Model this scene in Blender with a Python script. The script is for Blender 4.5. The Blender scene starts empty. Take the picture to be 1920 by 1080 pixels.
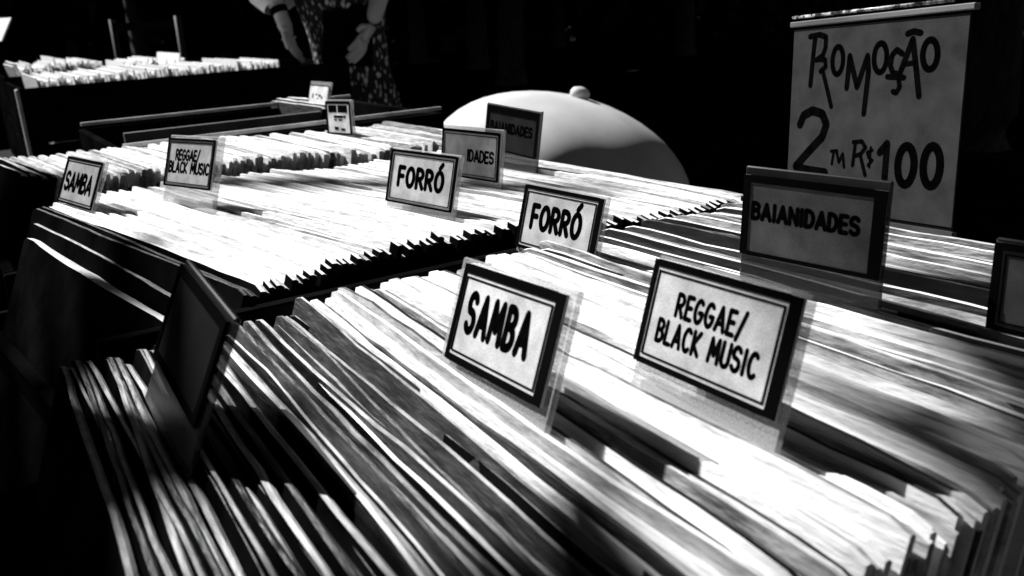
import bpy, bmesh, math, random
from mathutils import Vector, Matrix, noise
R = math.radians
rnd = random.Random(11)
scene = bpy.context.scene
col = scene.collection
PI = math.pi

# ------------------------------------------------------------------ camera, sky, sun, exposure
cam_d = bpy.data.cameras.new('camera'); cam = bpy.data.objects.new('camera', cam_d); col.objects.link(cam)
M = Matrix(((0.54339303, -0.22664470, 0.80830447, 0.43447),
            (0.83785023, 0.20636228, -0.50539252, -0.17082),
            (-0.05225903, 0.95186490, 0.30203013, 0.13988),
            (0, 0, 0, 1)))
cam.matrix_world = M
cam_d.sensor_width = 36; cam_d.lens = 31.506
cam_d.clip_start = 0.01; cam_d.clip_end = 400
cam_d.dof.use_dof = True; cam_d.dof.focus_distance = 0.52; cam_d.dof.aperture_fstop = 18
scene.camera = cam

SUN_AZ, SUN_EL = R(17), R(43)                     # the light travels towards +x, a little +y
Lv = Vector((math.cos(SUN_AZ)*math.cos(SUN_EL), math.sin(SUN_AZ)*math.cos(SUN_EL), -math.sin(SUN_EL)))
world = bpy.data.worlds.new('World'); scene.world = world; world.use_nodes = True
nt = world.node_tree; bg = nt.nodes['Background']
sky = nt.nodes.new('ShaderNodeTexSky'); sky.sky_type = 'NISHITA'; sky.sun_disc = False
sky.sun_elevation = SUN_EL
sky.sun_rotation = math.atan2(-Lv.x, -Lv.y)
bw = nt.nodes.new('ShaderNodeRGBToBW')            # the photograph is black and white
nt.links.new(sky.outputs[0], bw.inputs[0]); nt.links.new(bw.outputs[0], bg.inputs[0])
bg.inputs[1].default_value = 0.05
sd = bpy.data.lights.new('sun', 'SUN'); sun = bpy.data.objects.new('sun', sd); col.objects.link(sun)
sd.energy = 5.0; sd.angle = R(0.5); sd.color = (1, 1, 1)
sun.rotation_euler = Lv.to_track_quat('-Z', 'Y').to_euler()
scene.view_settings.view_transform = 'Standard'; scene.view_settings.look = 'None'
scene.view_settings.gamma = 1; scene.view_settings.use_curve_mapping = False
scene.view_settings.exposure = 0.8
scene.cycles.max_bounces = 5
scene.cycles.transparent_max_bounces = 8
POSTER = [(0.002, [(-0.0483, 0.1117), (-0.0492, 0.1021), (-0.0505, 0.0815)]), (0.00186, [(-0.0532, 0.1129), (-0.0444, 0.1137), (-0.0385, 0.1119), (-0.0384, 0.105), (-0.0405, 0.1004), (-0.0461, 0.0977)]), (0.00171, [(-0.0448, 0.0979), (-0.0383, 0.0977), (-0.0372, 0.0932), (-0.0418, 0.0903)]), (0.00171, [(-0.0397, 0.0904), (-0.0349, 0.079), (-0.0303, 0.0677)]), (0.00186, [(-0.0223, 0.0966), (-0.0226, 0.0936), (-0.0234, 0.0911), (-0.0246, 0.0892), (-0.0261, 0.0882), (-0.0278, 0.0882), (-0.0293, 0.0893), (-0.0305, 0.0913), (-0.0313, 0.0939), (-0.0316, 0.0969), (-0.0313, 0.0998), (-0.0305, 0.1024), (-0.0293, 0.1043), (-0.0277, 0.1052), (-0.0261, 0.1051), (-0.0246, 0.104), (-0.0234, 0.1021), (-0.0226, 0.0995), (-0.0223, 0.0966)]), (0.002, [(-0.0178, 0.0794), (-0.0168, 0.0991), (-0.0092, 0.0799), (-0.0021, 0.0985), (-0.0006, 0.0894), (-0.0022, 0.0636)]), (0.00186, [(0.013, 0.0968), (0.0128, 0.0939), (0.012, 0.0914), (0.0107, 0.0895), (0.0091, 0.0885), (0.0073, 0.0886), (0.0057, 0.0897), (0.0043, 0.0916), (0.0034, 0.0942), (0.0031, 0.0972), (0.0033, 0.1001), (0.0042, 0.1027), (0.0055, 0.1045), (0.0071, 0.1054), (0.0089, 0.1054), (0.0105, 0.1043), (0.0118, 0.1023), (0.0127, 0.0997), (0.013, 0.0968)]), (0.00186, [(0.0245, 0.0987), (0.0203, 0.1011), (0.017, 0.0982), (0.0162, 0.0921), (0.0185, 0.0877), (0.0243, 0.0869)]), (0.00171, [(0.0144, 0.0857), (0.0271, 0.0849)]), (0.00171, [(0.0233, 0.0836), (0.0243, 0.0795), (0.022, 0.0762), (0.0195, 0.077)]), (0.002, [(0.0245, 0.0892), (0.0314, 0.1066), (0.0352, 0.0905), (0.0388, 0.0743)]), (0.00157, [(0.0264, 0.0925), (0.0346, 0.0933)]), (0.00186, [(0.0273, 0.1098), (0.0316, 0.1109), (0.0368, 0.1097)]), (0.002, [(0.0495, 0.0971), (0.0493, 0.0943), (0.0485, 0.0919), (0.0472, 0.0901), (0.0455, 0.0892), (0.0437, 0.0892), (0.042, 0.0903), (0.0406, 0.0922), (0.0396, 0.0947), (0.0392, 0.0976), (0.0395, 0.1004), (0.0403, 0.1028), (0.0417, 0.1046), (0.0433, 0.1055), (0.0451, 0.1054), (0.0468, 0.1043), (0.0482, 0.1024), (0.0491, 0.0999), (0.0495, 0.0971)]), (0.003, [(-0.0584, 0.0556), (-0.0554, 0.0616), (-0.0472, 0.065), (-0.038, 0.0631), (-0.0337, 0.0563), (-0.0368, 0.0481), (-0.0477, 0.0388), (-0.0606, 0.0272)]), (0.00285, [(-0.0606, 0.0272), (-0.0492, 0.0256), (-0.0325, 0.025)]), (0.00114, [(-0.0256, 0.0396), (-0.0268, 0.031)]), (0.00114, [(-0.028, 0.0392), (-0.0228, 0.0397)]), (0.00114, [(-0.023, 0.0386), (-0.0207, 0.0325), (-0.0177, 0.038), (-0.0159, 0.0296)]), (0.00143, [(-0.0074, 0.0461), (-0.0087, 0.0313)]), (0.00143, [(-0.0092, 0.0458), (-0.0022, 0.0466), (0.0011, 0.0429), (-0.0026, 0.0386), (-0.0067, 0.0375)]), (0.00143, [(-0.0029, 0.0381), (0.0022, 0.0259)]), (0.00114, [(0.0067, 0.0416), (0.0028, 0.04), (0.0041, 0.0371), (0.0072, 0.0354), (0.0041, 0.0321)]), (0.00086, [(0.0054, 0.0434), (0.0053, 0.0309)]), (0.00243, [(0.0127, 0.0405), (0.018, 0.0461), (0.0179, 0.0249)]), (0.00271, [(0.0393, 0.0344), (0.039, 0.0306), (0.038, 0.0271), (0.0365, 0.0244), (0.0346, 0.0229), (0.0325, 0.0227), (0.0305, 0.0239), (0.0288, 0.0264), (0.0277, 0.0297), (0.0272, 0.0336), (0.0275, 0.0376), (0.0285, 0.0411), (0.0301, 0.0437), (0.032, 0.0451), (0.0341, 0.0452), (0.0361, 0.044), (0.0377, 0.0415), (0.0388, 0.0382), (0.0393, 0.0344)]), (0.00271, [(0.0575, 0.0351), (0.0573, 0.0313), (0.0564, 0.0278), (0.0549, 0.0251), (0.0531, 0.0236), (0.051, 0.0234), (0.049, 0.0246), (0.0474, 0.027), (0.0462, 0.0304), (0.0458, 0.0343), (0.046, 0.0383), (0.047, 0.0418), (0.0485, 0.0444), (0.0504, 0.0459), (0.0524, 0.046), (0.0544, 0.0447), (0.056, 0.0423), (0.0571, 0.039), (0.0575, 0.0351)])]

# ------------------------------------------------------------------ materials
def mat(name, lo, hi=None, rough=0.6, spec=0.4, scale=(1, 1, 1), nscale=8, detail=6, bump=0.0, bumpscale=60, lowpos=0.35, hipos=0.65, metal=0.0, coords='Object', grain=0.0):
    m = bpy.data.materials.new(name); m.use_nodes = True
    n = m.node_tree.nodes; l = m.node_tree.links; p = n['Principled BSDF']
    p.inputs['Roughness'].default_value = rough
    p.inputs['Specular IOR Level'].default_value = spec
    p.inputs['Metallic'].default_value = metal
    if hi is None: hi = lo
    tc = n.new('ShaderNodeTexCoord'); mp = n.new('ShaderNodeMapping'); mp.inputs['Scale'].default_value = scale
    oi = n.new('ShaderNodeObjectInfo'); ad = n.new('ShaderNodeVectorMath'); ad.operation = 'MULTIPLY_ADD'
    ad.inputs[0].default_value = (1, 1, 1); cmb = n.new('ShaderNodeCombineXYZ')
    mul = n.new('ShaderNodeMath'); mul.operation = 'MULTIPLY'; mul.inputs[1].default_value = 37.0
    l.new(oi.outputs['Random'], mul.inputs[0])
    for k in range(3): l.new(mul.outputs[0], cmb.inputs[k])
    l.new(tc.outputs[coords], mp.inputs[0]); l.new(mp.outputs[0], ad.inputs[0]); ad.inputs[1].default_value = (1, 1, 1)
    l.new(cmb.outputs[0], ad.inputs[2])
    nz = n.new('ShaderNodeTexNoise'); nz.inputs['Scale'].default_value = nscale; nz.inputs['Detail'].default_value = detail
    nz.inputs['Roughness'].default_value = 0.62
    l.new(ad.outputs[0], nz.inputs['Vector'])
    rp = n.new('ShaderNodeValToRGB'); rp.color_ramp.elements[0].position = lowpos; rp.color_ramp.elements[1].position = hipos
    rp.color_ramp.elements[0].color = (lo, lo, lo, 1); rp.color_ramp.elements[1].color = (hi, hi, hi, 1)
    l.new(nz.outputs['Fac'], rp.inputs[0])
    last = rp.outputs[0]
    if grain:
        wn = n.new('ShaderNodeTexNoise'); wn.inputs['Scale'].default_value = 1800; wn.inputs['Detail'].default_value = 2
        l.new(tc.outputs[coords], wn.inputs['Vector'])
        mr = n.new('ShaderNodeMapRange'); mr.inputs[1].default_value = 0.3; mr.inputs[2].default_value = 0.7
        mr.inputs[3].default_value = 1 - grain; mr.inputs[4].default_value = 1 + grain
        l.new(wn.outputs['Fac'], mr.inputs[0])
        mx = n.new('ShaderNodeVectorMath'); mx.operation = 'SCALE'
        l.new(last, mx.inputs[0]); l.new(mr.outputs[0], mx.inputs['Scale']); last = mx.outputs[0]
    l.new(last, p.inputs['Base Color'])
    if bump:
        b = n.new('ShaderNodeBump'); b.inputs['Strength'].default_value = bump; b.inputs['Distance'].default_value = 0.002
        n2 = n.new('ShaderNodeTexNoise'); n2.inputs['Scale'].default_value = bumpscale; n2.inputs['Detail'].default_value = 5
        l.new(ad.outputs[0], n2.inputs['Vector']); l.new(n2.outputs['Fac'], b.inputs['Height']); l.new(b.outputs[0], p.inputs['Normal'])
    return m

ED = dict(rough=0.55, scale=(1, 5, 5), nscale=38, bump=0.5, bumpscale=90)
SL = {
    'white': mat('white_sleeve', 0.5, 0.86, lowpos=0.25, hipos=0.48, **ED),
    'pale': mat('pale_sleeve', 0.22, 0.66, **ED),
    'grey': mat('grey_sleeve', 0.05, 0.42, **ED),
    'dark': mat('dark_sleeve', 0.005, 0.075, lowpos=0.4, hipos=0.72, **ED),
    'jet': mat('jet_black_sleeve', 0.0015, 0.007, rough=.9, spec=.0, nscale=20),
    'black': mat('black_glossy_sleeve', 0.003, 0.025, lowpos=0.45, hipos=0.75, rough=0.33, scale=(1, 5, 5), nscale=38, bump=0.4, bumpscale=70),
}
wood = mat('crate_wood', 0.004, 0.025, rough=0.95, spec=0.02, scale=(1, 1, 1), nscale=14, bump=0.4)
black_wood = mat('blackened_wood', .002, .008, rough=1, spec=0, nscale=14)
wood_lit_edge = mat('painted_lit_edge', 0.32, 0.62, rough=0.7, nscale=20, bump=0.4)  # pale tone painting the sunlit edges of the dark crates
table_m = mat('table_board', 0.003, 0.01, rough=0.9, spec=0.05, nscale=6)
ink = mat('black_ink', 0.0025, rough=1, spec=0.0)
frame_m = mat('black_print', 0.0025, 0.004, rough=1, spec=0.0)
soil = mat('dark_earth', 0.003, 0.012, rough=1.0, spec=0.0, nscale=3, bump=0.6, bumpscale=20)
leaf_m = mat('leaf_green', 0.008, 0.025, rough=0.8, spec=0.04, nscale=2)
bark = mat('bark', 0.012, 0.04, rough=0.9, spec=0.1, nscale=6, scale=(4, 4, 1), bump=0.8, bumpscale=12)
skin = mat('skin', 0.6, 0.78, rough=0.5, nscale=12)
steel = mat('painted_steel', 0.02, 0.04, rough=0.5, spec=.2)

def plastic(name, alb, tr):
    m = bpy.data.materials.new(name); m.use_nodes = True
    n = m.node_tree.nodes; l = m.node_tree.links; p = n['Principled BSDF']
    p.inputs['Base Color'].default_value = (alb, alb, alb, 1); p.inputs['Roughness'].default_value = 0.25
    t = n.new('ShaderNodeBsdfTransparent'); x = n.new('ShaderNodeMixShader'); x.inputs[0].default_value = tr
    nz = n.new('ShaderNodeTexNoise'); nz.inputs['Scale'].default_value = 60
    mr = n.new('ShaderNodeMapRange'); mr.inputs[3].default_value = tr - 0.25; mr.inputs[4].default_value = tr + 0.25
    l.new(nz.outputs['Fac'], mr.inputs[0]); l.new(mr.outputs[0], x.inputs[0])
    l.new(p.outputs[0], x.inputs[1]); l.new(t.outputs[0], x.inputs[2]); l.new(x.outputs[0], n['Material Output'].inputs[0])
    return m
holder_m = plastic('clear_plastic', 0.5, 0.58)
holder_dark = plastic('smoked_plastic', 0.012, 0.25)

# ------------------------------------------------------------------ helpers
def obj(name, bm, m, parent=None, smooth=False):
    me = bpy.data.meshes.new(name); bm.to_mesh(me); bm.free()
    if smooth:
        for p in me.polygons: p.use_smooth = True
    o = bpy.data.objects.new(name, me); col.objects.link(o)
    if m: me.materials.append(m)
    if parent: o.parent = parent
    return o
def tag(o, label=None, cat=None, group=None, kind=None):
    if label: o['label'] = label
    if cat: o['category'] = cat
    if group: o['group'] = group
    if kind: o['kind'] = kind
    return o
def thing(name, label, cat, loc=(0, 0, 0), group=None):
    o = bpy.data.objects.new(name, None); col.objects.link(o); o.location = loc; o.empty_display_size = 0.05
    return tag(o, label, cat, group)
def box(bm, x0, x1, y0, y1, z0, z1, mtx=None):
    vs = [bm.verts.new((x, y, z)) for x in (x0, x1) for y in (y0, y1) for z in (z0, z1)]
    for f in ((0, 1, 3, 2), (4, 6, 7, 5), (0, 4, 5, 1), (2, 3, 7, 6), (0, 2, 6, 4), (1, 5, 7, 3)):
        bm.faces.new([vs[i] for i in f])
    if mtx: bmesh.ops.transform(bm, matrix=mtx, verts=vs)
    return vs
def BM(): return bmesh.new()
def boxobj(name, b, m, parent=None, bevel=0.0):
    bm = BM(); box(bm, *b)
    if bevel: bmesh.ops.bevel(bm, geom=bm.edges[:], offset=bevel, segments=1, affect='EDGES')
    return obj(name, bm, m, parent)
def tube(bm, pts, rads, seg=8, cap=True):
    rings = []
    pts = [Vector(p) for p in pts]
    for i, p in enumerate(pts):
        d = (pts[min(i+1, len(pts)-1)] - pts[max(i-1, 0)]).normalized()
        a = d.cross(Vector((0, 0, 1)));  a = a.normalized() if a.length > 1e-4 else Vector((1, 0, 0))
        b = d.cross(a)
        r = rads[i] if isinstance(rads, (list, tuple)) else rads
        rings.append([bm.verts.new(p + r*(math.cos(2*PI*k/seg)*a + math.sin(2*PI*k/seg)*b)) for k in range(seg)])
    for r0, r1 in zip(rings, rings[1:]):
        for k in range(seg): bm.faces.new((r0[k], r0[(k+1) % seg], r1[(k+1) % seg], r1[k]))
    if cap: bm.faces.new(rings[0][::-1]); bm.faces.new(rings[-1])

# lettering: thick pen strokes laid as thin ribbons on the x-z plane, facing -y
def ribbon(bm, pts, hw, y):
    for (x0, z0), (x1, z1) in zip(pts, pts[1:]):
        d = math.hypot(x1-x0, z1-z0)
        if d < 1e-6: continue
        nx, nz = -(z1-z0)/d*hw, (x1-x0)/d*hw
        bm.faces.new([bm.verts.new(p) for p in ((x0+nx, y, z0+nz), (x0-nx, y, z0-nz), (x1-nx, y, z1-nz), (x1+nx, y, z1+nz))])
    for (x, z) in pts:
        bm.faces.new([bm.verts.new((x+hw*math.cos(2*PI*k/8), y, z+hw*math.sin(2*PI*k/8))) for k in range(8)])
def arc(cx, cy, rx, ry, a0, a1, n=8):
    return [(cx+rx*math.cos(R(a0+(a1-a0)*i/n)), cy+ry*math.sin(R(a0+(a1-a0)*i/n))) for i in range(n+1)]
GL = {
 'S': (.5, [arc(.25, .74, .24, .26, 25, 225, 8) + arc(.25, .26, .25, .26, 75, -155, 9)]),
 'A': (.58, [[(0, 0), (.29, 1), (.58, 0)], [(.12, .3), (.46, .3)]]),
 'M': (.68, [[(0, 0), (.08, 1), (.34, .3), (.6, 1), (.68, 0)]]),
 'B': (.48, [[(0, 0), (0, 1)] + arc(.2, .77, .24, .23, 90, -90, 6) + [(0, .54)], arc(.2, .27, .28, .27, 90, -90, 6) + [(0, 0)]]),
 'F': (.42, [[(0, 0), (0, 1), (.42, 1)], [(0, .52), (.36, .52)]]),
 'O': (.56, [arc(.28, .5, .28, .5, 0, 360, 16)]),
 'R': (.48, [[(0, 0), (0, 1)] + arc(.2, .74, .26, .26, 90, -90, 6) + [(0, .48)], [(.2, .48), (.48, 0)]]),
 'Ó': (.56, [arc(.28, .5, .28, .5, 0, 360, 16), [(.24, 1.2), (.42, 1.42)]]),
 'E': (.42, [[(.42, 1), (0, 1), (0, 0), (.42, 0)], [(0, .52), (.36, .52)]]),
 'G': (.54, [arc(.28, .5, .28, .5, 50, 330, 12) + [(.54, .45), (.32, .45)]]),
 '/': (.4, [[(0, -.12), (.4, 1.08)]]),
 'L': (.4, [[(0, 1), (0, 0), (.4, 0)]]),
 'C': (.5, [arc(.28, .5, .28, .5, 50, 310, 12)]),
 'K': (.48, [[(0, 0), (0, 1)], [(.46, 1), (.04, .45), (.48, 0)]]),
 'U': (.5, [[(0, 1)] + arc(.25, .26, .25, .26, 180, 360, 8) + [(.5, 1)]]),
 'I': (.12, [[(.06, 0), (.06, 1)]]),
 'N': (.52, [[(0, 0), (0, 1), (.52, 0), (.52, 1)]]),
 'D': (.5, [[(0, 0), (0, 1), (.16, 1)] + arc(.16, .5, .34, .5, 90, -90, 8) + [(0, 0)]]),
 ' ': (.3, []),
}
def lettering(parent, lines, y, m=None, weight=0.17, gap=0.2):
    """lines: (text, centre x, base z, cap height, width)"""
    bm = BM()
    for text, cx, bz, h, w in lines:
        tot = sum(GL[c][0] for c in text) + gap*(len(text)-1)
        sx = w/tot; x = cx - w/2
        for i, c in enumerate(text):
            for st in GL[c][1]:
                ribbon(bm, [(x+px*sx, bz+pz*h) for px, pz in st], weight*h/2, y)
            x += (GL[c][0]+gap)*sx
    return obj('lettering', bm, m or ink, parent)

def place(o, p):
    """base point, yaw, lean back, roll: the same order as they were measured in"""
    x, y, z, yaw, lean, roll = p
    o.matrix_world = Matrix.Translation((x, y, z)) @ Matrix.Rotation(yaw, 4, 'Z') @ Matrix.Rotation(-lean, 4, 'X') @ Matrix.Rotation(roll, 4, 'Y')

# ------------------------------------------------------------------ setting: ground
GZ = -1.05
bm = BM()
n = 60; S = 300
grid = [[None]*(n+1) for _ in range(n+1)]
for i in range(n+1):
    for j in range(n+1):
        u = (i/n*2-1); v = (j/n*2-1)
        x = S*u*abs(u)**1.6 - 3; y = S*v*abs(v)**1.6 + 1
        grid[i][j] = bm.verts.new((x, y, GZ + 0.03*noise.noise(Vector((x*.6, y*.6, 0)))))
for i in range(n):
    for j in range(n): bm.faces.new((grid[i][j], grid[i+1][j], grid[i+1][j+1], grid[i][j+1]))
tag(obj('ground', bm, soil, smooth=True), kind='structure')

# ------------------------------------------------------------------ trees, several added to block light; crowns carved open where stalls need sun
def sunny(p):
    """does a leaf at p stand in the sun of the stalls?"""
    t = p.z/-Lv.z
    x, y = p.x + Lv.x*t, p.y + Lv.y*t
    w = 0.10*noise.noise(Vector((x*6, y*6, 3)))
    if -5.2 < x < -1.2 and -0.9 < y < 1.75: return True
    return -1.25 < x < (0.44+.6*w if y < .7 else -.4) and -0.34+w < y < 1.7
def leaf(bm, c, s, tilt=1.0):
    a = Vector((rnd.gauss(0, 1), rnd.gauss(0, 1), rnd.gauss(0, .5)*tilt)).normalized()
    b = a.cross(Vector((rnd.gauss(0, .6), rnd.gauss(0, .6), 1))).normalized()
    q = [c - a*s, c - b*s*.45 + a*s*.1, c + a*s, c + b*s*.45 + a*s*.1]
    bm.faces.new([bm.verts.new(v) for v in q])
def tree(loc, h, r, nleaf, label, big=0.26):
    t = thing('tree', label, 'tree', (loc[0], loc[1], GZ))
    bm = BM()
    bend = Vector((rnd.uniform(-.3, .3), rnd.uniform(-.3, .3), 0))
    tube(bm, [(0, 0, -.1), (0, 0, .25), (bend.x*.3, bend.y*.3, h*.35), (bend.x, bend.y, h*.8)], [.3, .2, .16, .07], 10)
    for k in range(7):
        a = k*2.4; z0 = h*(.35+.06*k)
        d = Vector((math.cos(a), math.sin(a), .55))
        p0 = Vector((bend.x*.5, bend.y*.5, z0))
        tube(bm, [p0, p0+d*r*.4, p0+d*r*.75+Vector((0, 0, .2))], [.08, .05, .02], 6)
    obj('trunk', bm, bark, t, True)
    bm = BM(); cl = []
    for k in range(46):
        a = rnd.uniform(0, 2*PI); q = math.sqrt(rnd.random())*r; zz = rnd.uniform(.5, 1.0)
        cl.append((Vector((math.cos(a)*q, math.sin(a)*q, h*zz*(1-.25*(q/r)**2))), rnd.uniform(.5, 1.1)))
    for k in range(int(nleaf*1.5)):
        c, cr = rnd.choice(cl)
        p = c + Vector((rnd.gauss(0, 1), rnd.gauss(0, 1), rnd.gauss(0, .5)))*cr*.8
        wp = p + Vector((loc[0], loc[1], GZ))
        if wp.z < 0.9 or sunny(wp): continue
        leaf(bm, p, rnd.uniform(.6, 1.3)*big)
    obj('crown', bm, leaf_m, t)['kind'] = 'stuff'
    return t
TREES = [((-4.9, -2.6), 5.6, 3.0, 9000, 'spreading dark tree nearest to the stalls on the sunny side, added for its shade'),  # unseen tree added to throw leaf shade on the nearest row
         ((-7.5, -3.4), 6.5, 3.8, 7000, 'broad dark tree left of the record stalls'),
         ((-9.5, 4.2), 7, 4.2, 8000, 'broad dark tree behind the farthest record stall'),
         ((-3.2, 6.2), 6.5, 4.0, 8000, 'dark tree behind the white umbrella'),
         ((-14, 0.5), 7, 4.5, 7000, 'tall dark tree far behind the left stall'),
         ((-6.5, 11.5), 7, 4.5, 7000, 'dark tree far behind the poster'),
         ((-15, 9), 7.5, 4.8, 7000, 'dark tree in the far dark background'),
         ((3.6, 3.4), 6.5, 3.8, 7000, 'dark tree right of the record stalls'),
         ((1.5, -4.2), 6.5, 3.8, 7000, 'dark tree behind the place of the photographer'),
         ((-15.5, 6), 7, 4.5, 7000, 'dark tree between two others in the far background, added to shade the ground'),
         ((-11.5, 7.5), 7, 4.2, 7000, 'dark tree beyond the person, added to shade the ground'),  # this tree and the one before are added to shade lit ground
         ((-18.5, 9.5), 7.5, 4.5, 8000, 'dark tree beside the far hedge, added to darken the ground'),
         ((-20, 14.5), 7.5, 4.8, 8000, 'dark tree before the far end of the hedge, added to darken the ground'),  # last two added to darken a sunlit strip of far ground
         ((-13.5, 13), 7, 4.5, 7000, 'dark tree far behind the umbrella'),
         ((1.7, 2.0), 6.2, 3.7, 9000, 'dark tree whose crown hangs over the nearest row from the right, added to cut sky light'),
         ((1.3, -2.2), 6.4, 3.7, 9000, 'dark tree whose crown hangs over the photographer, added to cut sky light'),  # last two are unseen, added to close the open sky overhead
         ((5.5, -1.2), 6.5, 4, 6000, 'dark tree at the near right, beyond the frame, added to cut sky light'),
         ((5, -6), 7, 4.2, 6000, 'dark tree behind the photographer, beyond the frame, added to cut sky light'),  # last two are unseen, added to reduce sky fill in the shadows
         ((-21, 4), 8, 5, 6000, 'tallest dark tree in the far background')]
for a in TREES: tree(*a)
# hedge closing the view
hd = thing('hedge', 'tall dark hedge closing off the background', 'hedge', (-20, 12, GZ))
bm = BM()
for k in range(34000):
    a = R(rnd.uniform(95, 205)); d = 27+rnd.gauss(0, 1.0); z = 4.5*rnd.random()**.9
    leaf(bm, Vector((20+d*math.cos(a), -12+d*math.sin(a), z)), rnd.uniform(.25, .5), 2)
obj('foliage', bm, leaf_m, hd)['kind'] = 'stuff'
bm = BM()
for k in range(24):
    a = R(95+110*k/23)
    tube(bm, [(20+27*math.cos(a), -12+27*math.sin(a), -.1), (20+27*math.cos(a), -12+27*math.sin(a), 2.6)], [.08, .04], 6)
obj('stems', bm, bark, hd)['kind'] = 'stuff'

# ------------------------------------------------------------------ tables
def table(label, x0, x1, y0, y1, z):
    t = thing('trestle_table', label, 'table', ((x0+x1)/2, (y0+y1)/2, GZ))
    hx, hy = (x1-x0)/2, (y1-y0)/2
    boxobj('tabletop', (-hx, hx, -hy, hy, z-GZ-.025, z-GZ), table_m, t, .004)
    for sx in (-1, 1):
        for sy in (-1, 1):
            bm = BM(); tube(bm, [(sx*(hx-.08), sy*(hy-.08), 0), (sx*(hx-.12), sy*(hy-.12), z-GZ-.025)], .02, 8)
            obj('leg', bm, steel, t, True)
table('dark table under the two nearest record crates', -.47, .36, -.42, .42, -.335)
table('dark table under the two crates behind the nearest table', -1.16, -.475, -.42, .50, -.335)
table('dark table carrying the far left record crates', -3.9, -2.28, -.15, 1.15, -.335)

# ------------------------------------------------------------------ crates
def crate(label, x0, x1, y0, y1, rim, shear=0.0, m=None, zb=-.332, end_m=None, near_rim=None):
    """shear: how far the far (-x) side is shifted in y"""
    m = m or black_wood
    c = thing('record_crate', label, 'crate', ((x0+x1)/2, (y0+y1)/2, zb))
    w, d, t = (x1-x0)/2, (y1-y0)/2, .010
    h = rim - zb
    def par(name, b, mm):
        bm = BM(); vs = box(bm, *b)
        for v in vs: v.co.y += shear*(-v.co.x/(2*w))
        bmesh.ops.bevel(bm, geom=bm.edges[:], offset=.0015, segments=1, affect='EDGES')
        return obj(name, bm, mm, c)
    par('base_panel', (-w, w, -d, d, 0, .009), m)
    nb = 2
    for s in (-1, 1):
        xx = (w-t, w) if s > 0 else (-w, -w+t)
        hs = (near_rim - zb) if (near_rim is not None and s > 0) else h
        for k in range(nb):
            par('side_board', (xx[0], xx[1], -d, d, .011+k*(hs-.011)/nb, .011+(k+1)*(hs-.011)/nb-.004), m)
        yy = (d-t, d) if s > 0 else (-d, -d+t)
        for k in range(nb):
            par('end_board', (-w+t+.001, w-t-.001, yy[0], yy[1], .0112+k*(h-.011)/nb, .0112+(k+1)*(h-.011)/nb-.004), end_m or m)
    return c
crate('dark wooden crate holding the nearest row of records', -.012, .340, -.30, .345, -.06)
crate('dark wooden crate holding the second row of records', -.425, -.019, -.150, .325, -.085, -.05, near_rim=-.003)
crate('wooden crate holding the third row of records', -.73, -.445, -.145, .365, -.06)
cd_ = crate('dark half empty crate with thin rims coloured pale as if sunlit behind the third row', -1.085, -.745, .015, .465, -.004)
CD = cd_.name
ce = crate('dark crate with white records at the far left', -2.86, -2.40, .05, 1.02, -.008)
boxobj('corner_batten', (.205, .231, -.495, -.486, .03, .318), wood_lit_edge, ce, .002)  # pale colour stands in for the post's sunlit face
crate('dark crate in the back row at the far left', -3.78, -3.3, .08, .80, -.012)

# ------------------------------------------------------------------ records
def sleeve_bm(length, seed, h=.31, t=.0026, wav=1.0, seg=14):
    bm = BM(); prev = None
    ph = seed*7.3
    us = [0, .022] + [i/seg for i in range(1, seg)] + [.978, 1]
    for i, u in enumerate(us):
        x = (u-.5)*length
        yo = wav*(.0030*math.sin(PI*u)*math.sin(ph) + .0016*noise.noise(Vector((u*2.6, ph, 0))) + .0007*noise.noise(Vector((u*9, ph, 4))))
        zo = wav*(.0020*noise.noise(Vector((u*2.2, ph, 9))) + .0010*noise.noise(Vector((u*11, ph, 2))))
        if u in (0, 1): zo -= .0026 + .0012*noise.noise(Vector((ph, u, 1)))
        if u in (.022, .978): zo -= .0005
        tt = t*(1+.35*noise.noise(Vector((u*5, ph, 7))))
        yb = 0
        r = [(x, yb-tt/2, -h), (x, yo*.9-tt/2, -.05), (x, yo-tt/2, zo-.0006), (x, yo, zo), (x, yo+tt/2, zo-.0008), (x, yo*.9+tt/2, -.05), (x, yb+tt/2, -h)]
        ring = [bm.verts.new(p) for p in r]
        if prev:
            for k in range(6):
                f = bm.faces.new((prev[k], prev[k+1], ring[k+1], ring[k])); f.material_index = 0 if k in (2, 3) else (2 if i in (1, len(us)-1) else 1)
            bm.faces.new((prev[6], prev[0], ring[0], ring[6]))
        else: bm.faces.new(ring).material_index = 2
        prev = ring
    bm.faces.new(prev[::-1]).material_index = 2
    return bm
def sleeve_meshes(length, nvar, tag_, wav=1.0, tr=(.0018, .0040)):
    out = []
    for i in range(nvar):
        me = bpy.data.meshes.new('record_sleeve'); b = sleeve_bm(length, i*1.37+len(tag_)*.61+length*9, t=rnd.uniform(*tr), wav=wav)
        bmesh.ops.recalc_face_normals(b, faces=b.faces[:])
        b.to_mesh(me); b.free(); me.materials.append(SL['white']); me.materials.append(SL['dark']); me.materials.append(SL['jet'])  # third slot: black end faces paint the shade along the second row
        for p in me.polygons: p.use_smooth = False
        out.append(me)
    return out
TONE = {'white': 'white edged', 'pale': 'light grey edged', 'grey': 'worn grey edged', 'dark': 'dark edged', 'black': 'black glossy'}
def pick(ws):
    ks = list(ws); return rnd.choices(ks, [ws[k] for k in ks])[0]
def lerp(tab, v):
    for (a, fa), (b, fb) in zip(tab, tab[1:]):
        if v <= b: return fa + (fb-fa)*min(max((v-a)/(b-a), 0), 1)
    return tab[-1][1]
signs = []      # (x0, x1, y) slots kept free
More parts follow.
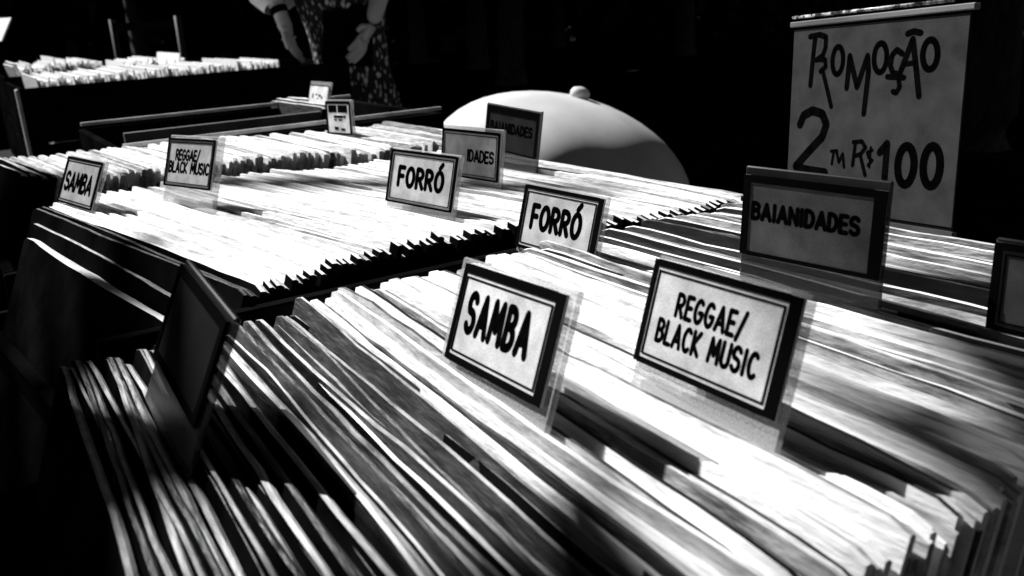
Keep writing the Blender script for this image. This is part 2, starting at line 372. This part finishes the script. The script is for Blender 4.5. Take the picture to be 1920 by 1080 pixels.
def put_row(where, xc, v0, v1, pitch, meshes, lean, yaw, weights, faces, zj=.003, xj=.004, near=None, half=.1875, zf=None, yj=.8, ends=None, lj=.9):
    v = v0; k = 0
    while v < v1:
        w = weights(v)
        tone = pick(w)
        o = bpy.data.objects.new('record_sleeve', meshes[k % len(meshes)] if rnd.random() < .2 else rnd.choice(meshes))
        col.objects.link(o)
        yw = lerp(yaw, v)
        x = (near(v+half*math.sin(yw)) - half*math.cos(yw) if near else xc) + rnd.gauss(0, xj)
        z = rnd.gauss(0, zj) + (zf(v) if zf else 0)
        place(o, (x, v, min(z, .008), yw+R(rnd.gauss(0, yj)), lerp(lean, v)+R(rnd.gauss(0, lj)), R(rnd.gauss(0, .35))))
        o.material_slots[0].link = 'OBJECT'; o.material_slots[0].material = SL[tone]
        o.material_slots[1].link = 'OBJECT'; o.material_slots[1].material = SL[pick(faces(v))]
        if ends:
            o.material_slots[2].link = 'OBJECT'; o.material_slots[2].material = o.material_slots[1].material
        tag(o, TONE[tone]+' record sleeve filed upright in '+where, 'record sleeve', TONE[tone]+' sleeves in '+where)
        v += pitch*rnd.uniform(.7, 1.3); k += 1
mA = sleeve_meshes(.313, 26, 'a', 1.05, (.0016, .0036)); mB = sleeve_meshes(.375, 20, 'bb', 1, (.0042, .0054)); mC = sleeve_meshes(.215, 16, 'ccc', .8, (.0045, .0066))
def wA(v):  # darker tones towards the left end paint in the shade there
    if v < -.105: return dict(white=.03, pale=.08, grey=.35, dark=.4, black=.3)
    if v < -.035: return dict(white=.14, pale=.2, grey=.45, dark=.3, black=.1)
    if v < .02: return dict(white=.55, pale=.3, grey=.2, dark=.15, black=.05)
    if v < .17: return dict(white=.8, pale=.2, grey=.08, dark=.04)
    return dict(white=.42, pale=.3, grey=.35, dark=.25)  # greyer mix: streaky sleeves, plus a sign's shadow put into the tone
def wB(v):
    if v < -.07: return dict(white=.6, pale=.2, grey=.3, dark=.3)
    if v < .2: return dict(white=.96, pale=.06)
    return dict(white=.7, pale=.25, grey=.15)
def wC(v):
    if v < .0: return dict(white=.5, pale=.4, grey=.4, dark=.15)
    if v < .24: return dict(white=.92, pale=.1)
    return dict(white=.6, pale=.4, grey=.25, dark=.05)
def fA(v):  # dark faces at low v put the foreground shade into colour
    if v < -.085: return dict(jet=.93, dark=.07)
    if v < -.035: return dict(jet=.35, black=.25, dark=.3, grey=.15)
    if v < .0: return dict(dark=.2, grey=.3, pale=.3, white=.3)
    if v > .17: return dict(black=.2, dark=.3, grey=.3, pale=.2)  # darker faces: grey streaks and a sign's cast shadow painted in
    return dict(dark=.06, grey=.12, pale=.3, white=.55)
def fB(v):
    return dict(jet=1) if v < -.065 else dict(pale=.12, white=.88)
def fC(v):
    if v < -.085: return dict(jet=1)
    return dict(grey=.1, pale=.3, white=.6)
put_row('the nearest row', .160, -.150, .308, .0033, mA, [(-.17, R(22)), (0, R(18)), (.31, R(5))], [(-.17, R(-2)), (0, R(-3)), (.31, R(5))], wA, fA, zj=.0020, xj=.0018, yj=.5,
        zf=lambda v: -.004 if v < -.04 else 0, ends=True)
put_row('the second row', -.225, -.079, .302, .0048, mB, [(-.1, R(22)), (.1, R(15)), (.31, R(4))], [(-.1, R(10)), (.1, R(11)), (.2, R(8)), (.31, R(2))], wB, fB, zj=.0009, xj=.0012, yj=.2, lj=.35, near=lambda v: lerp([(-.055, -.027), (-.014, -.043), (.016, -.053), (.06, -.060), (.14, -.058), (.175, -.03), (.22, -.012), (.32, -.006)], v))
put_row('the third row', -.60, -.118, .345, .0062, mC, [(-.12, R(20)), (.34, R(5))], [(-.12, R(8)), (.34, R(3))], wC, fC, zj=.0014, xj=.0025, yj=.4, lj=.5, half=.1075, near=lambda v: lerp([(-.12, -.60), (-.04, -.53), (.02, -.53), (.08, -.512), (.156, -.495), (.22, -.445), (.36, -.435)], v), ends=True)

for k, (x, y, z, ln) in enumerate(((-.195, -.0905, -.010, 0), (-.185, -.096, -.020, 0))):
    o = bpy.data.objects.new('record_sleeve', mB[k]); col.objects.link(o)
    place(o, (x, y, z, R(8), R(23), 0))
    o.matrix_world = o.matrix_world @ Matrix.Diagonal((1, (1.2, 2.4)[k], 1, 1))
    o.material_slots[0].link = 'OBJECT'; o.material_slots[0].material = SL[('pale', 'white')[k]]
    o.material_slots[1].link = 'OBJECT'; o.material_slots[1].material = SL['jet']
    tag(o, ('light grey sunken sleeve just before the left end of the second row', 'foremost white edged sleeve sunk at the left end of the second row')[k], 'record sleeve')
# the rows too far away to pick single sleeves apart
bm = BM()
def far_rows(bm, x0, x1, v0, v1, pitch, zt, jit=.003, gapf=None, leanv=R(8), leanj=R(1.5)):
    v = v0
    while v < v1:
        if not (gapf and gapf(v)):
            z = zt + rnd.gauss(0, jit)
            vs = box(bm, -.5, .5, -.0016, .0016, -1, 0)
            xj = rnd.gauss(0, .006)
            m = Matrix.Translation(((x0+x1)/2+xj, v, z)) @ Matrix.Rotation(-(leanv+rnd.gauss(0, leanj)), 4, 'X') @ Matrix.Diagonal((x1-x0, 1, .29, 1))
            bmesh.ops.transform(bm, matrix=m, verts=vs)
        v += pitch*rnd.uniform(.7, 1.4)
far_rows(bm, -2.83, -2.42, .10, .80, .0062, .004, .006, leanv=R(-3))
far_rows(bm, -3.74, -3.34, .12, .42, .0066, .01, .012, leanv=R(-6), leanj=R(6))
far_rows(bm, -3.74, -3.34, .50, .74, .0066, -.005, .012, leanv=R(12), leanj=R(8))
tag(obj('record_sleeves', bm, SL['white']), 'white record sleeves packed in the far left crates', 'record sleeves', kind='stuff')
bm = BM()
far_rows(bm, -1.065, -.765, .06, .44, .0055, -.085, .004)
o = tag(obj('record_sleeves', bm, SL['black']), 'record sleeves sunk low in the half empty crate, shade painted as dark tone', 'record sleeves', kind='stuff')  # black material paints the shade inside this crate
for k in range(7):
    o = bpy.data.objects.new('record_sleeve', mC[k]); col.objects.link(o)
    place(o, (-1.0+rnd.gauss(0, .006), .335+.006*k, rnd.gauss(.006, .002), R(3), R(6), 0))
    o.material_slots[0].link = 'OBJECT'; o.material_slots[0].material = SL['white']
    tag(o, 'white record sleeve standing beside the small bright sign in the half empty crate', 'record sleeve', 'white sleeves beside the small bright sign')
# pale rim strips paint sunlit edges on the half empty crate; divider board inside
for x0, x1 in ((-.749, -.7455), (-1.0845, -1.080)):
    bm = BM(); box(bm, x0+.915, x1+.915, -.22, .222, .3285, .3335); obj('painted_lit_rim', bm, wood_lit_edge, bpy.data.objects[CD])
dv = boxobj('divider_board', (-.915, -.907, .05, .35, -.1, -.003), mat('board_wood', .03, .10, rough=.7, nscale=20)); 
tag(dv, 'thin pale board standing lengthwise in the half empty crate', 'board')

# ------------------------------------------------------------------ genre signs
W0, H0 = .0734, .0388
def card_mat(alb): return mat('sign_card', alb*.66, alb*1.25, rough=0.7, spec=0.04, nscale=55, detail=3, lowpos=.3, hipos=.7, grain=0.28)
def sign(label, pose, lines, alb, w=W0, h=H0, bars=(.0022, .0026, .0024, .0024), hold=(.0008, .0016, .006, .0015), depth=.0025, hm=None, weight=.2, inner=True, gap=.2, group=None):
    """bars: left, right, top, bottom; hold: how far the holder passes the card left, right, below, above"""
    t = thing('genre_sign', label, 'sign'); 
    cm = card_mat(alb)
    l, r, tp, b = bars
    boxobj('card', (-w/2, w/2, 0, .0012, 0, h), cm, t)
    bm = BM(); f = .0005                                            # printed border, raised like thick tape
    box(bm, -w/2-.0002, -w/2+l, -f, -.0001, 0, h); box(bm, w/2-r, w/2+.0002, -f, -.0001, 0, h)
    box(bm, -w/2+l, w/2-r, -f, -.0001, h-tp, h+.0002); box(bm, -w/2+l, w/2-r, -f, -.0001, -.0002, b)
    obj('border', bm, frame_m, t)
    if inner:
        bm = BM(); g = .0013; k = .0006
        for a in ((-w/2+l+g, -w/2+l+g+k, b+g, h-tp-g), (w/2-r-g-k, w/2-r-g, b+g, h-tp-g), (-w/2+l+g+k, w/2-r-g-k, h-tp-g-k, h-tp-g), (-w/2+l+g+k, w/2-r-g-k, b+g, b+g+k)):
            box(bm, a[0], a[1], -.0004, -.0001, a[2], a[3])
        obj('inner_line', bm, frame_m, t)
    boxobj('holder', (-w/2-hold[0], w/2+hold[1], .0015, .0015+depth, -hold[2]-.008, h+hold[3]), hm or holder_m, t, .0006)
    if lines:
        lettering(t, [(s, cx*w, cz*h, ch*h, cw*w) for s, cx, cz, ch, cw in lines], -.00006, weight=weight, gap=gap)
    place(t, pose)
    return t
sign('nearest SAMBA sign, pale card with a thick black border in a clear holder', (0.1709, -0.0186, 0.0086, -0.0819, 0.3705, -0.0779),
     [('SAMBA', -.045, .35, .37, .63)], .57, bars=(.0022, .0050, .0034, .0026), hold=(.007, .0042, .008, .002), weight=.25, gap=.32)
sign('nearest REGGAE/BLACK MUSIC sign, pale card beside the big SAMBA sign', (0.2289, 0.0301, 0.0119, -0.101, 0.3203, -0.0543),
     [('REGGAE/', -.03, .535, .20, .47), ('BLACK MUSIC', -.02, .255, .20, .70)], .50, bars=(.0020, .0050, .0024, .0020), hold=(.001, .002, .004, .0015), weight=.24, gap=.27)
sign('FORRÓ sign at the back edge of the nearest row', (0.0145, 0.1204, -0.0035, 0.0381, 0.2894, -0.0143),
     [('FORRÓ', -.03, .36, .34, .62)], .50, bars=(.0024, .0040, .0022, .0018), weight=.27, gap=.27)
sign('FORRÓ sign in the second row, left of the other FORRÓ sign', (-0.1405, 0.1118, 0.0037, 0.2288, 0.2712, 0.0104),
     [('FORRÓ', -.01, .34, .34, .66)], .54, bars=(.0018, .0026, .0018, .0014), weight=.27, gap=.27)
sign('grey sign reading IDADES at its right side, behind the FORRÓ signs', (-0.2029, 0.1913, 0.0047, 0.1668, 0.1558, -0.0003),
     [('IDADES', .18, .37, .22, .44)], .38, bars=(.0018, .0026, .0022, .0014), weight=.26, hold=(.001, .002, .007, .003))
sign('square looking REGGAE/BLACK MUSIC sign at the back of the second row', (-0.3027, -0.0109, 0.0138, 0.2543, 0.3243, -0.0322),
     [('REGGAE/', -.05, .56, .2, .5), ('BLACK MUSIC', .0, .30, .21, .84)], .44, bars=(.0020, .0024, .0016, .0014), weight=.27, hold=(.0012, .0045, .006, .003), depth=.004)
sign('small SAMBA sign at the far left end of the second row', (-0.3637, -0.0873, 0.0022, 0.2135, 0.4338, -0.003),
     [('SAMBA', -.03, .30, .36, .74)], .40, bars=(.0014, .0024, .0018, .0014), weight=.27)
sign('BAIANIDADES sign in front of the poster, shade painted into its dark grey card', (0.1697, 0.1555, 0.017, 0.1004, 0.0742, -0.0105),
     [('BAIANIDADES', -.04, .47, .19, .76)], .068, bars=(.0036, .0056, .0034, .0018), hold=(.001, .0005, .006, .004), hm=holder_dark, weight=.3, inner=False, gap=.24)  # low card tone paints in the shade on this sign
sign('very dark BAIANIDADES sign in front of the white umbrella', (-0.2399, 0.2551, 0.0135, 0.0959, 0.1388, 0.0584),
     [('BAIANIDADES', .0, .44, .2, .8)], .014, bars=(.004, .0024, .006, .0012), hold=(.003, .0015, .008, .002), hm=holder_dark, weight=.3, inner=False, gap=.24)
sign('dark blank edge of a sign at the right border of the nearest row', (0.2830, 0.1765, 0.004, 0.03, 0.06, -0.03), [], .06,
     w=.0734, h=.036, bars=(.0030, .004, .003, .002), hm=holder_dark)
sign('black sign leaning at the left of the nearest row, shade painted into its card', (0.106, -0.116, 0.011, -0.0226, 0.4215, 0.0564), [], .004,
     bars=(.003, .004, .004, .003), hold=(.001, .002, .012, .002), hm=holder_dark, inner=False)  # black card colour stands in for the shade over this sign
# the two small cards further back
t = sign('small white card with dark boxes at the back of the third row', (-0.5988, 0.2415, 0, 0.0558, 0.0585, -0.0501), [], .62, w=.0687, h=.0393,
     bars=(.0045, .0045, .0035, .002), hold=(.002, .002, .008, .002), inner=False)
bm = BM()
for x0, x1, z0, z1 in ((-.026, -.0035, .026, .0345), (.0, .025, .026, .0345)): box(bm, x0, x1, -.0005, -.0001, z0, z1)
for x0, x1, z0, z1 in ((-.012, .012, .0195, .0225), (.014, .02, .020, .0225), (-.012, -.005, .0165, .018), (.0, .010, .0165, .018), (-.012, -.002, .0055, .009), (.006, .016, .005, .0075)):
    box(bm, x0, x1, -.0005, -.0001, z0, z1)
obj('lettering', bm, ink, t)
t = sign('small bright card with faint marks standing by white sleeves at the back', (-0.9529, 0.3497, 0, 0.0568, 0.2642, -0.0063), [], .85, w=.0707, h=.0337,
     bars=(.0004, .0012, .0009, .0004), hold=(.003, .004, .02, .006), inner=False)
bm = BM()
for x0, x1, z0, z1 in ((-.022, -.019, .013, .020), (-.010, -.004, .018, .020), (.001, .008, .016, .019), (-.004, .0, .012, .014), (.012, .015, .013, .017)):
    box(bm, x0, x1, -.0005, -.0001, z0, z1)
obj('lettering', bm, ink, t)

# ------------------------------------------------------------------ the hand lettered poster at the end of the nearest row
PW, PH = .137, .1197
t = thing('poster', 'grey hand lettered poster reading PROMOÇÃO 2 in R$ 100 behind the nearest row', 'poster')
boxobj('sheet', (-PW/2, PW/2, 0, .0012, -.02, PH), card_mat(.040), t)
bm = BM(); box(bm, -PW/2-.003, PW/2+.004, -.0018, .003, PH, PH+.0036); bmesh.ops.bevel(bm, geom=bm.edges[:], offset=.0006, segments=1, affect='EDGES')
obj('top_bar', bm, mat('grey_bar', .10, .2, rough=.3, grain=.2), t)
bm = BM(); tube(bm, [(-PW/2-.003, .001, PH+.0066), (PW/2-.012, .001, PH+.0062)], .0011, 8); obj('hanging_rod', bm, mat("rod_painted_glints", .02, .6, rough=.25, nscale=160, lowpos=.45, hipos=.6), t, True)  # speckled light and dark tones paint broken glints along the rod
bm = BM(); box(bm, -PW/2-.001, PW/2+.002, -.0016, .0026, -.0042, -.0012); obj('bottom_bar', bm, mat('dim_bar', .05, .1, rough=.4), t)
boxobj('printed_line', (-PW/2, PW/2, -.0006, -.0001, .0004, .0012), ink, t); boxobj('printed_line', (-PW/2, PW/2, -.0006, -.0001, PH-.0016, PH-.0004), ink, t)
bm = BM()
for hw, pts in POSTER: ribbon(bm, pts, hw, -.0001)
obj('lettering', bm, ink, t)
place(t, (0.0836, 0.3118, 0.0, -0.1502, 0.0701, -0.0685))

# ------------------------------------------------------------------ white umbrella standing open behind the crates
ux, uy, uz = -1.315, 1.073, -.27
t = thing('umbrella', 'open white umbrella with a round cap standing behind the records', 'umbrella', (ux, uy, GZ))
cloth = mat('white_cloth', .55, .72, rough=.7, nscale=5, grain=.1)
bm = BM(); seg, rings = 48, 12; rr, hh = .325, .20
prev = None; top = bm.verts.new((0, 0, hh))
for j in range(1, rings+1):
    u = j/rings; ring = []
    for k in range(seg):
        a = 2*PI*k/seg
        sc = 1 - .05*(u**2)*(1-abs(math.cos(a*4)))
        ring.append(bm.verts.new((rr*math.sin(u*PI/2*.97)*math.cos(a)*sc, rr*math.sin(u*PI/2*.97)*math.sin(a)*sc, hh*math.cos(u*PI/2)**.95 - .012*(u**3)*abs(math.sin(a*4)) )))
    if prev:
        for k in range(seg): bm.faces.new((prev[k], ring[k], ring[(k+1) % seg], prev[(k+1) % seg]))
    else:
        for k in range(seg): bm.faces.new((top, ring[k], ring[(k+1) % seg]))
    prev = ring
tn = cloth.node_tree; tb = tn.nodes.new('ShaderNodeBsdfTranslucent'); tb.inputs[0].default_value = (.8, .8, .8, 1)
tm = tn.nodes.new('ShaderNodeMixShader'); tm.inputs[0].default_value = .12
tn.links.new(tn.nodes['Principled BSDF'].outputs[0], tm.inputs[1]); tn.links.new(tb.outputs[0], tm.inputs[2]); tn.links.new(tm.outputs[0], tn.nodes['Material Output'].inputs[0])
bmesh.ops.recalc_face_normals(bm, faces=bm.faces[:])
cn = obj('canopy', bm, cloth, t, True)
sh = Matrix.Rotation(R(16), 4, Vector((-.85, .53, 0)))
um = Matrix.Translation((0, 0, uz-GZ)) @ sh
cn.matrix_local = um
bm = BM(); tube(bm, [(0, 0, hh-.005), (0, 0, hh+.012), (0, 0, hh+.020), (0, 0, hh+.024)], [.023, .023, .018, .006], 14)
o = obj('cap', bm, cloth, t, True); o.matrix_local = um
bm = BM(); tube(bm, [(0, 0, 0), (0, 0, uz-GZ+.2)], .008, 8); obj('shaft', bm, steel, t, True)
for k in range(8):
    a = 2*PI*k/8; bm = BM()
    tube(bm, [(rr*math.sin(u*PI/2*.95)*math.cos(a)*.985, rr*math.sin(u*PI/2*.95)*math.sin(a)*.985, hh*math.cos(u*PI/2)**.95-.008) for u in (.05, .3, .6, .95)], .003, 5)
    o = obj('rib', bm, steel, t); o.matrix_local = um

# ------------------------------------------------------------------ person standing beyond the far left crate, browsing
def skinned(name, verts, edges, rads, m, parent, sub=2, root=0):
    me = bpy.data.meshes.new(name); me.from_pydata([Vector(v) for v in verts], edges, [])
    o = bpy.data.objects.new(name, me); col.objects.link(o)
    a = o.modifiers.new('skin', 'SKIN'); a.use_smooth_shade = True
    for i, r in enumerate(rads):
        me.skin_vertices[0].data[i].radius = r if isinstance(r, tuple) else (r, r)
    me.skin_vertices[0].data[root].use_root = True
    b = o.modifiers.new('sub', 'SUBSURF'); b.levels = sub; b.render_levels = sub
    dg = bpy.context.evaluated_depsgraph_get(); dg.update()
    nm = bpy.data.meshes.new_from_object(o.evaluated_get(dg)); o.modifiers.clear(); o.data = nm
    nm.materials.clear(); nm.materials.append(m)
    for p in nm.polygons: p.use_smooth = True
    o.parent = parent
    return o
pr = thing('person', 'person in a patterned outfit with a wristwatch browsing records behind the far crate', 'person', (-2.60, 1.07, GZ))
# local axes: X along the picture (camera right), Y away from the camera
RX = Vector((.84, .543, 0)); RX = Vector((.543, .838, 0)).normalized(); RY = Vector((-.838, .543, 0)).normalized()
def L3(x, y, z): return RX*x + RY*y + Vector((0, 0, z))
J = {'pelvis': L3(.04, .06, .86), 'waist': L3(.035, .05, 1.02), 'chest': L3(.02, .02, 1.20), 'neck': L3(.01, -.03, 1.38), 'head0': L3(.01, -.06, 1.47), 'head1': L3(.01, -.08, 1.56),
     'sl': L3(-.15, -.02, 1.32), 'el': L3(-.215, -.05, 1.19), 'wl': L3(-.165, -.10, 1.105), 'pl': L3(-.150, -.115, 1.075),
     'sr': L3(.17, -.02, 1.32), 'er': L3(.215, -.06, 1.22), 'wr': L3(.150, -.20, 1.175),
     'hl': L3(-.05, .05, .82), 'kl': L3(-.055, .03, .46), 'al': L3(-.06, .06, .08), 'tl': L3(-.065, -.08, .03),
     'hr': L3(.12, .06, .82), 'kr': L3(.125, .03, .46), 'ar': L3(.13, .06, .08), 'tr': L3(.135, -.08, .03)}
J['wl'] = L3(-.165, -.06, 1.175); J['pl'] = L3(-.152, -.075, 1.135); J['el'] = L3(-.235, .0, 1.36); J['sl'] = L3(-.15, .02, 1.50)
J['sr'] = L3(.15, .02, 1.50); J['er'] = L3(.185, -.03, 1.30); J['wr'] = L3(.145, -.12, 1.15)
J['chest'] = L3(.02, .03, 1.30); J['neck'] = L3(.01, -.0, 1.54); J['head0'] = L3(.01, -.03, 1.62); J['head1'] = L3(.01, -.05, 1.70)
names_ = list(J); idx = {k: i for i, k in enumerate(names_)}
E_ = [('pelvis', 'waist'), ('waist', 'chest'), ('chest', 'neck'), ('neck', 'head0'), ('head0', 'head1'), ('chest', 'sl'), ('sl', 'el'), ('el', 'wl'), ('wl', 'pl'), ('chest', 'sr'), ('sr', 'er'), ('er', 'wr'),
      ('pelvis', 'hl'), ('hl', 'kl'), ('kl', 'al'), ('al', 'tl'), ('pelvis', 'hr'), ('hr', 'kr'), ('kr', 'ar'), ('ar', 'tr')]
rad = dict(pelvis=.12, waist=.11, chest=.13, neck=.05, head0=.085, head1=.075, sl=.06, el=.04, wl=.025, pl=.03, sr=.06, er=.04, wr=.026, hl=.085, kl=.055, al=.035, tl=.03, hr=.085, kr=.055, ar=.035, tr=.03)
skinned('body', [J[k] for k in names_], [(idx[a], idx[b]) for a, b in E_], [rad[k] for k in names_], skin, pr)
# hands: palm and five fingers each
def hand(palm, dirv, side, flat, curl):
    d = Vector(dirv).normalized(); s = Vector(side).normalized(); f = Vector(flat).normalized()
    vs, es, rs = [palm - d*.03, palm, palm + d*.035], [(0, 1), (1, 2)], [(.022, .018), (.033, .016), (.030, .014)]
    for i, (off, ln) in enumerate(((-.027, .060), (-.009, .072), (.009, .068), (.026, .052))):
        b = len(vs)
        p0 = palm + d*.03 + s*off; p1 = p0 + d*ln*.45 + f*curl*ln*.12; p2 = p1 + d*ln*.33 + f*curl*ln*.3; p3 = p2 + d*ln*.2 + f*curl*ln*.3
        vs += [p0, p1, p2, p3]; es += [(2, b), (b, b+1), (b+1, b+2), (b+2, b+3)]; rs += [.0105, .0098, .009, .0075]
    b = len(vs); p0 = palm - s*.022; p1 = p0 - s*.026 + d*.022; p2 = p1 + d*.032 - s*.008
    vs += [p0, p1, p2]; es += [(1, b), (b, b+1), (b+1, b+2)]; rs += [.014, .0115, .009]
    return skinned('hand', vs, es, rs, skin, pr, sub=1)
dn = Vector((0, 0, -1))
hand(J['pl'], dn + RX*.22 - RY*.05, RY, -RX*-1, .5)
hand(J['wr'] + Vector((0, 0, -.03)) - RX*.02, dn*.8 - RX*.55, RY*.4 + dn, RX*-.4 - RY, .8)
# clothes
def pattern():
    m = bpy.data.materials.new('patterned_cloth'); m.use_nodes = True
    n = m.node_tree.nodes; l = m.node_tree.links; p = n['Principled BSDF']; p.inputs['Roughness'].default_value = .8
    tc = n.new('ShaderNodeTexCoord'); mp = n.new('ShaderNodeMapping'); mp.inputs['Scale'].default_value = (15, 15, 8)
    v = n.new('ShaderNodeTexVoronoi'); v.feature = 'SMOOTH_F1'; r = n.new('ShaderNodeValToRGB')
    nz = n.new('ShaderNodeTexNoise'); nz.inputs['Scale'].default_value = 3
    l.new(tc.outputs['Object'], mp.inputs[0]); l.new(mp.outputs[0], v.inputs['Vector']); l.new(v.outputs['Distance'], r.inputs[0])
    r.color_ramp.elements[0].position = .18; r.color_ramp.elements[0].color = (.8, .8, .8, 1)
    r.color_ramp.elements[1].position = .36; r.color_ramp.elements[1].color = (.006, .006, .006, 1)
    l.new(r.outputs[0], p.inputs['Base Color']); return m
pat = pattern(); blouse = mat('white_blouse', .6, .8, rough=.8, nscale=20)
def loft(name, secs, m, n=28, fold=.006):
    """secs: centre, half width along RX, half depth along RY"""
    bm = BM(); rings = []
    for i, (c, a, b) in enumerate(secs):
        ring = []
        for k in range(n):
            t_ = 2*PI*k/n; w = 1 + fold/a*math.sin(t_*7+i*.7)*1.2
            ring.append(bm.verts.new(Vector(c) + RX*a*w*math.cos(t_) + RY*b*w*math.sin(t_)))
        rings.append(ring)
    for r0, r1 in zip(rings, rings[1:]):
        for k in range(n): bm.faces.new((r0[k], r0[(k+1) % n], r1[(k+1) % n], r1[k]))
    return obj(name, bm, m, pr, True)
loft('dress', [(L3(.04, .05, .42), .17, .15), (L3(.04, .05, .60), .155, .14), (L3(.04, .06, .82), .16, .145), (L3(.035, .05, 1.0), .125, .125), (L3(.03, .04, 1.12), .13, .125), (L3(.02, .03, 1.28), .165, .145), (L3(.02, .03, 1.44), .165, .13), (L3(.015, .01, 1.53), .08, .08)], pat)
# loose white sleeve hanging from the near arm
bm = BM(); tube(bm, [J['sl'], J['sl'].lerp(J['el'], .6), J['el']+Vector((0, 0, -.02)), J['el'].lerp(J['wl'], .45)+RX*.01, J['el'].lerp(J['wl'], .74)+RX*.012], [.085, .085, .10, .088, .06], 14, False)
obj('sleeve', bm, blouse, pr, True)
bm = BM(); tube(bm, [J['sr'], J['sr'].lerp(J['er'], .6), J['er']], [.085, .078, .066], 14, False); obj('sleeve', bm, pat, pr, True)
# watch
bm = BM(); ax = (J['wl']-J['el']).normalized(); c = J['wl'] - ax*.035
tube(bm, [c-ax*.011, c+ax*.011], .031, 16); obj('wristwatch', bm, frame_m, pr, True)
# hair
bm = BM(); bmesh.ops.create_icosphere(bm, subdivisions=3, radius=.1)
for v in bm.verts: v.co = Vector((v.co.x*.98, v.co.y*.98, v.co.z*1.1)) + J['head1'] + RY*.025 + Vector((0, 0, .01))
obj('hair', bm, frame_m, pr, True)
# the dark record the person holds up
b2 = boxobj('record_sleeve', (-.085, .085, -.0015, .0015, -.10, .10), SL['jet'])
c = Vector((-2.60, 1.07, GZ)) + L3(.055, -.095, 1.12)
b2.matrix_world = Matrix.Translation(c) @ Matrix.Rotation(math.atan2(RX.y, RX.x), 4, 'Z') @ Matrix.Rotation(R(8), 4, 'Y')
tag(b2, 'black record sleeve held up by the person behind the far crate', 'record sleeve')

# ------------------------------------------------------------------ dim things far left
t = thing('garden_chair', 'dark slatted chair with a lit edge behind the far left crate', 'chair', (-4.5, .83, GZ))
for sx in (-.22, .22):
    bm = BM(); tube(bm, [(sx*.84, sx*.54, 0), (sx*.84, sx*.54, 1.22)], .016, 8); obj('leg', bm, steel, t, True)
    bm = BM(); tube(bm, [(sx*.84+.40, sx*.54-.22, 0), (sx*.84+.36, sx*.54-.2, .46)], .016, 8); obj('leg', bm, steel, t, True)
for z in (1.18, 1.0, .84):
    bm = BM(); box(bm, -.22, .22, -.008, .008, -.02, .02, Matrix.Translation((0.01, 0, z)) @ Matrix.Rotation(math.atan2(.54, .84), 4, 'Z')); obj('slat', bm, wood, t)
bm = BM(); box(bm, -.22, .22, -.4, 0.0, -.015, .015, Matrix.Translation((0, 0, .46)) @ Matrix.Rotation(math.atan2(.54, .84), 4, 'Z')); obj('seat', bm, wood, t)
b = boxobj('white_board', (-.16, .16, -.09, .09, 0, .012), mat('white_paper', .6, .8, nscale=6), None, .002)
b.location = (-4.95, .15, .10); b.rotation_euler = (0, R(38), R(-32)); tag(b, 'white board lying tilted in the sun at the far left edge', 'board')
bs = boxobj('block_stand', (-.12, .12, -.08, .08, 0, -GZ+.095), black_wood); bs.location = (-4.95, .17, GZ); tag(bs, 'dark block under the tilted white board', 'stand')
bm = BM(); vs = [bm.verts.new(p) for p in ((-.10, -.03, 0), (.08, -.05, .01), (.12, .04, .02), (-.05, .05, .0))]; bm.faces.new(vs)
r_ = bmesh.ops.extrude_face_region(bm, geom=bm.faces[:])
for v in [g for g in r_['geom'] if isinstance(g, bmesh.types.BMVert)]: v.co.z += .004
o = obj('paper_scrap', bm, mat('scrap_paper', .7)); o.location = (-10.9, 9.4, GZ+.06); tag(o, 'tiny white scrap of paper on the dark ground', 'paper')
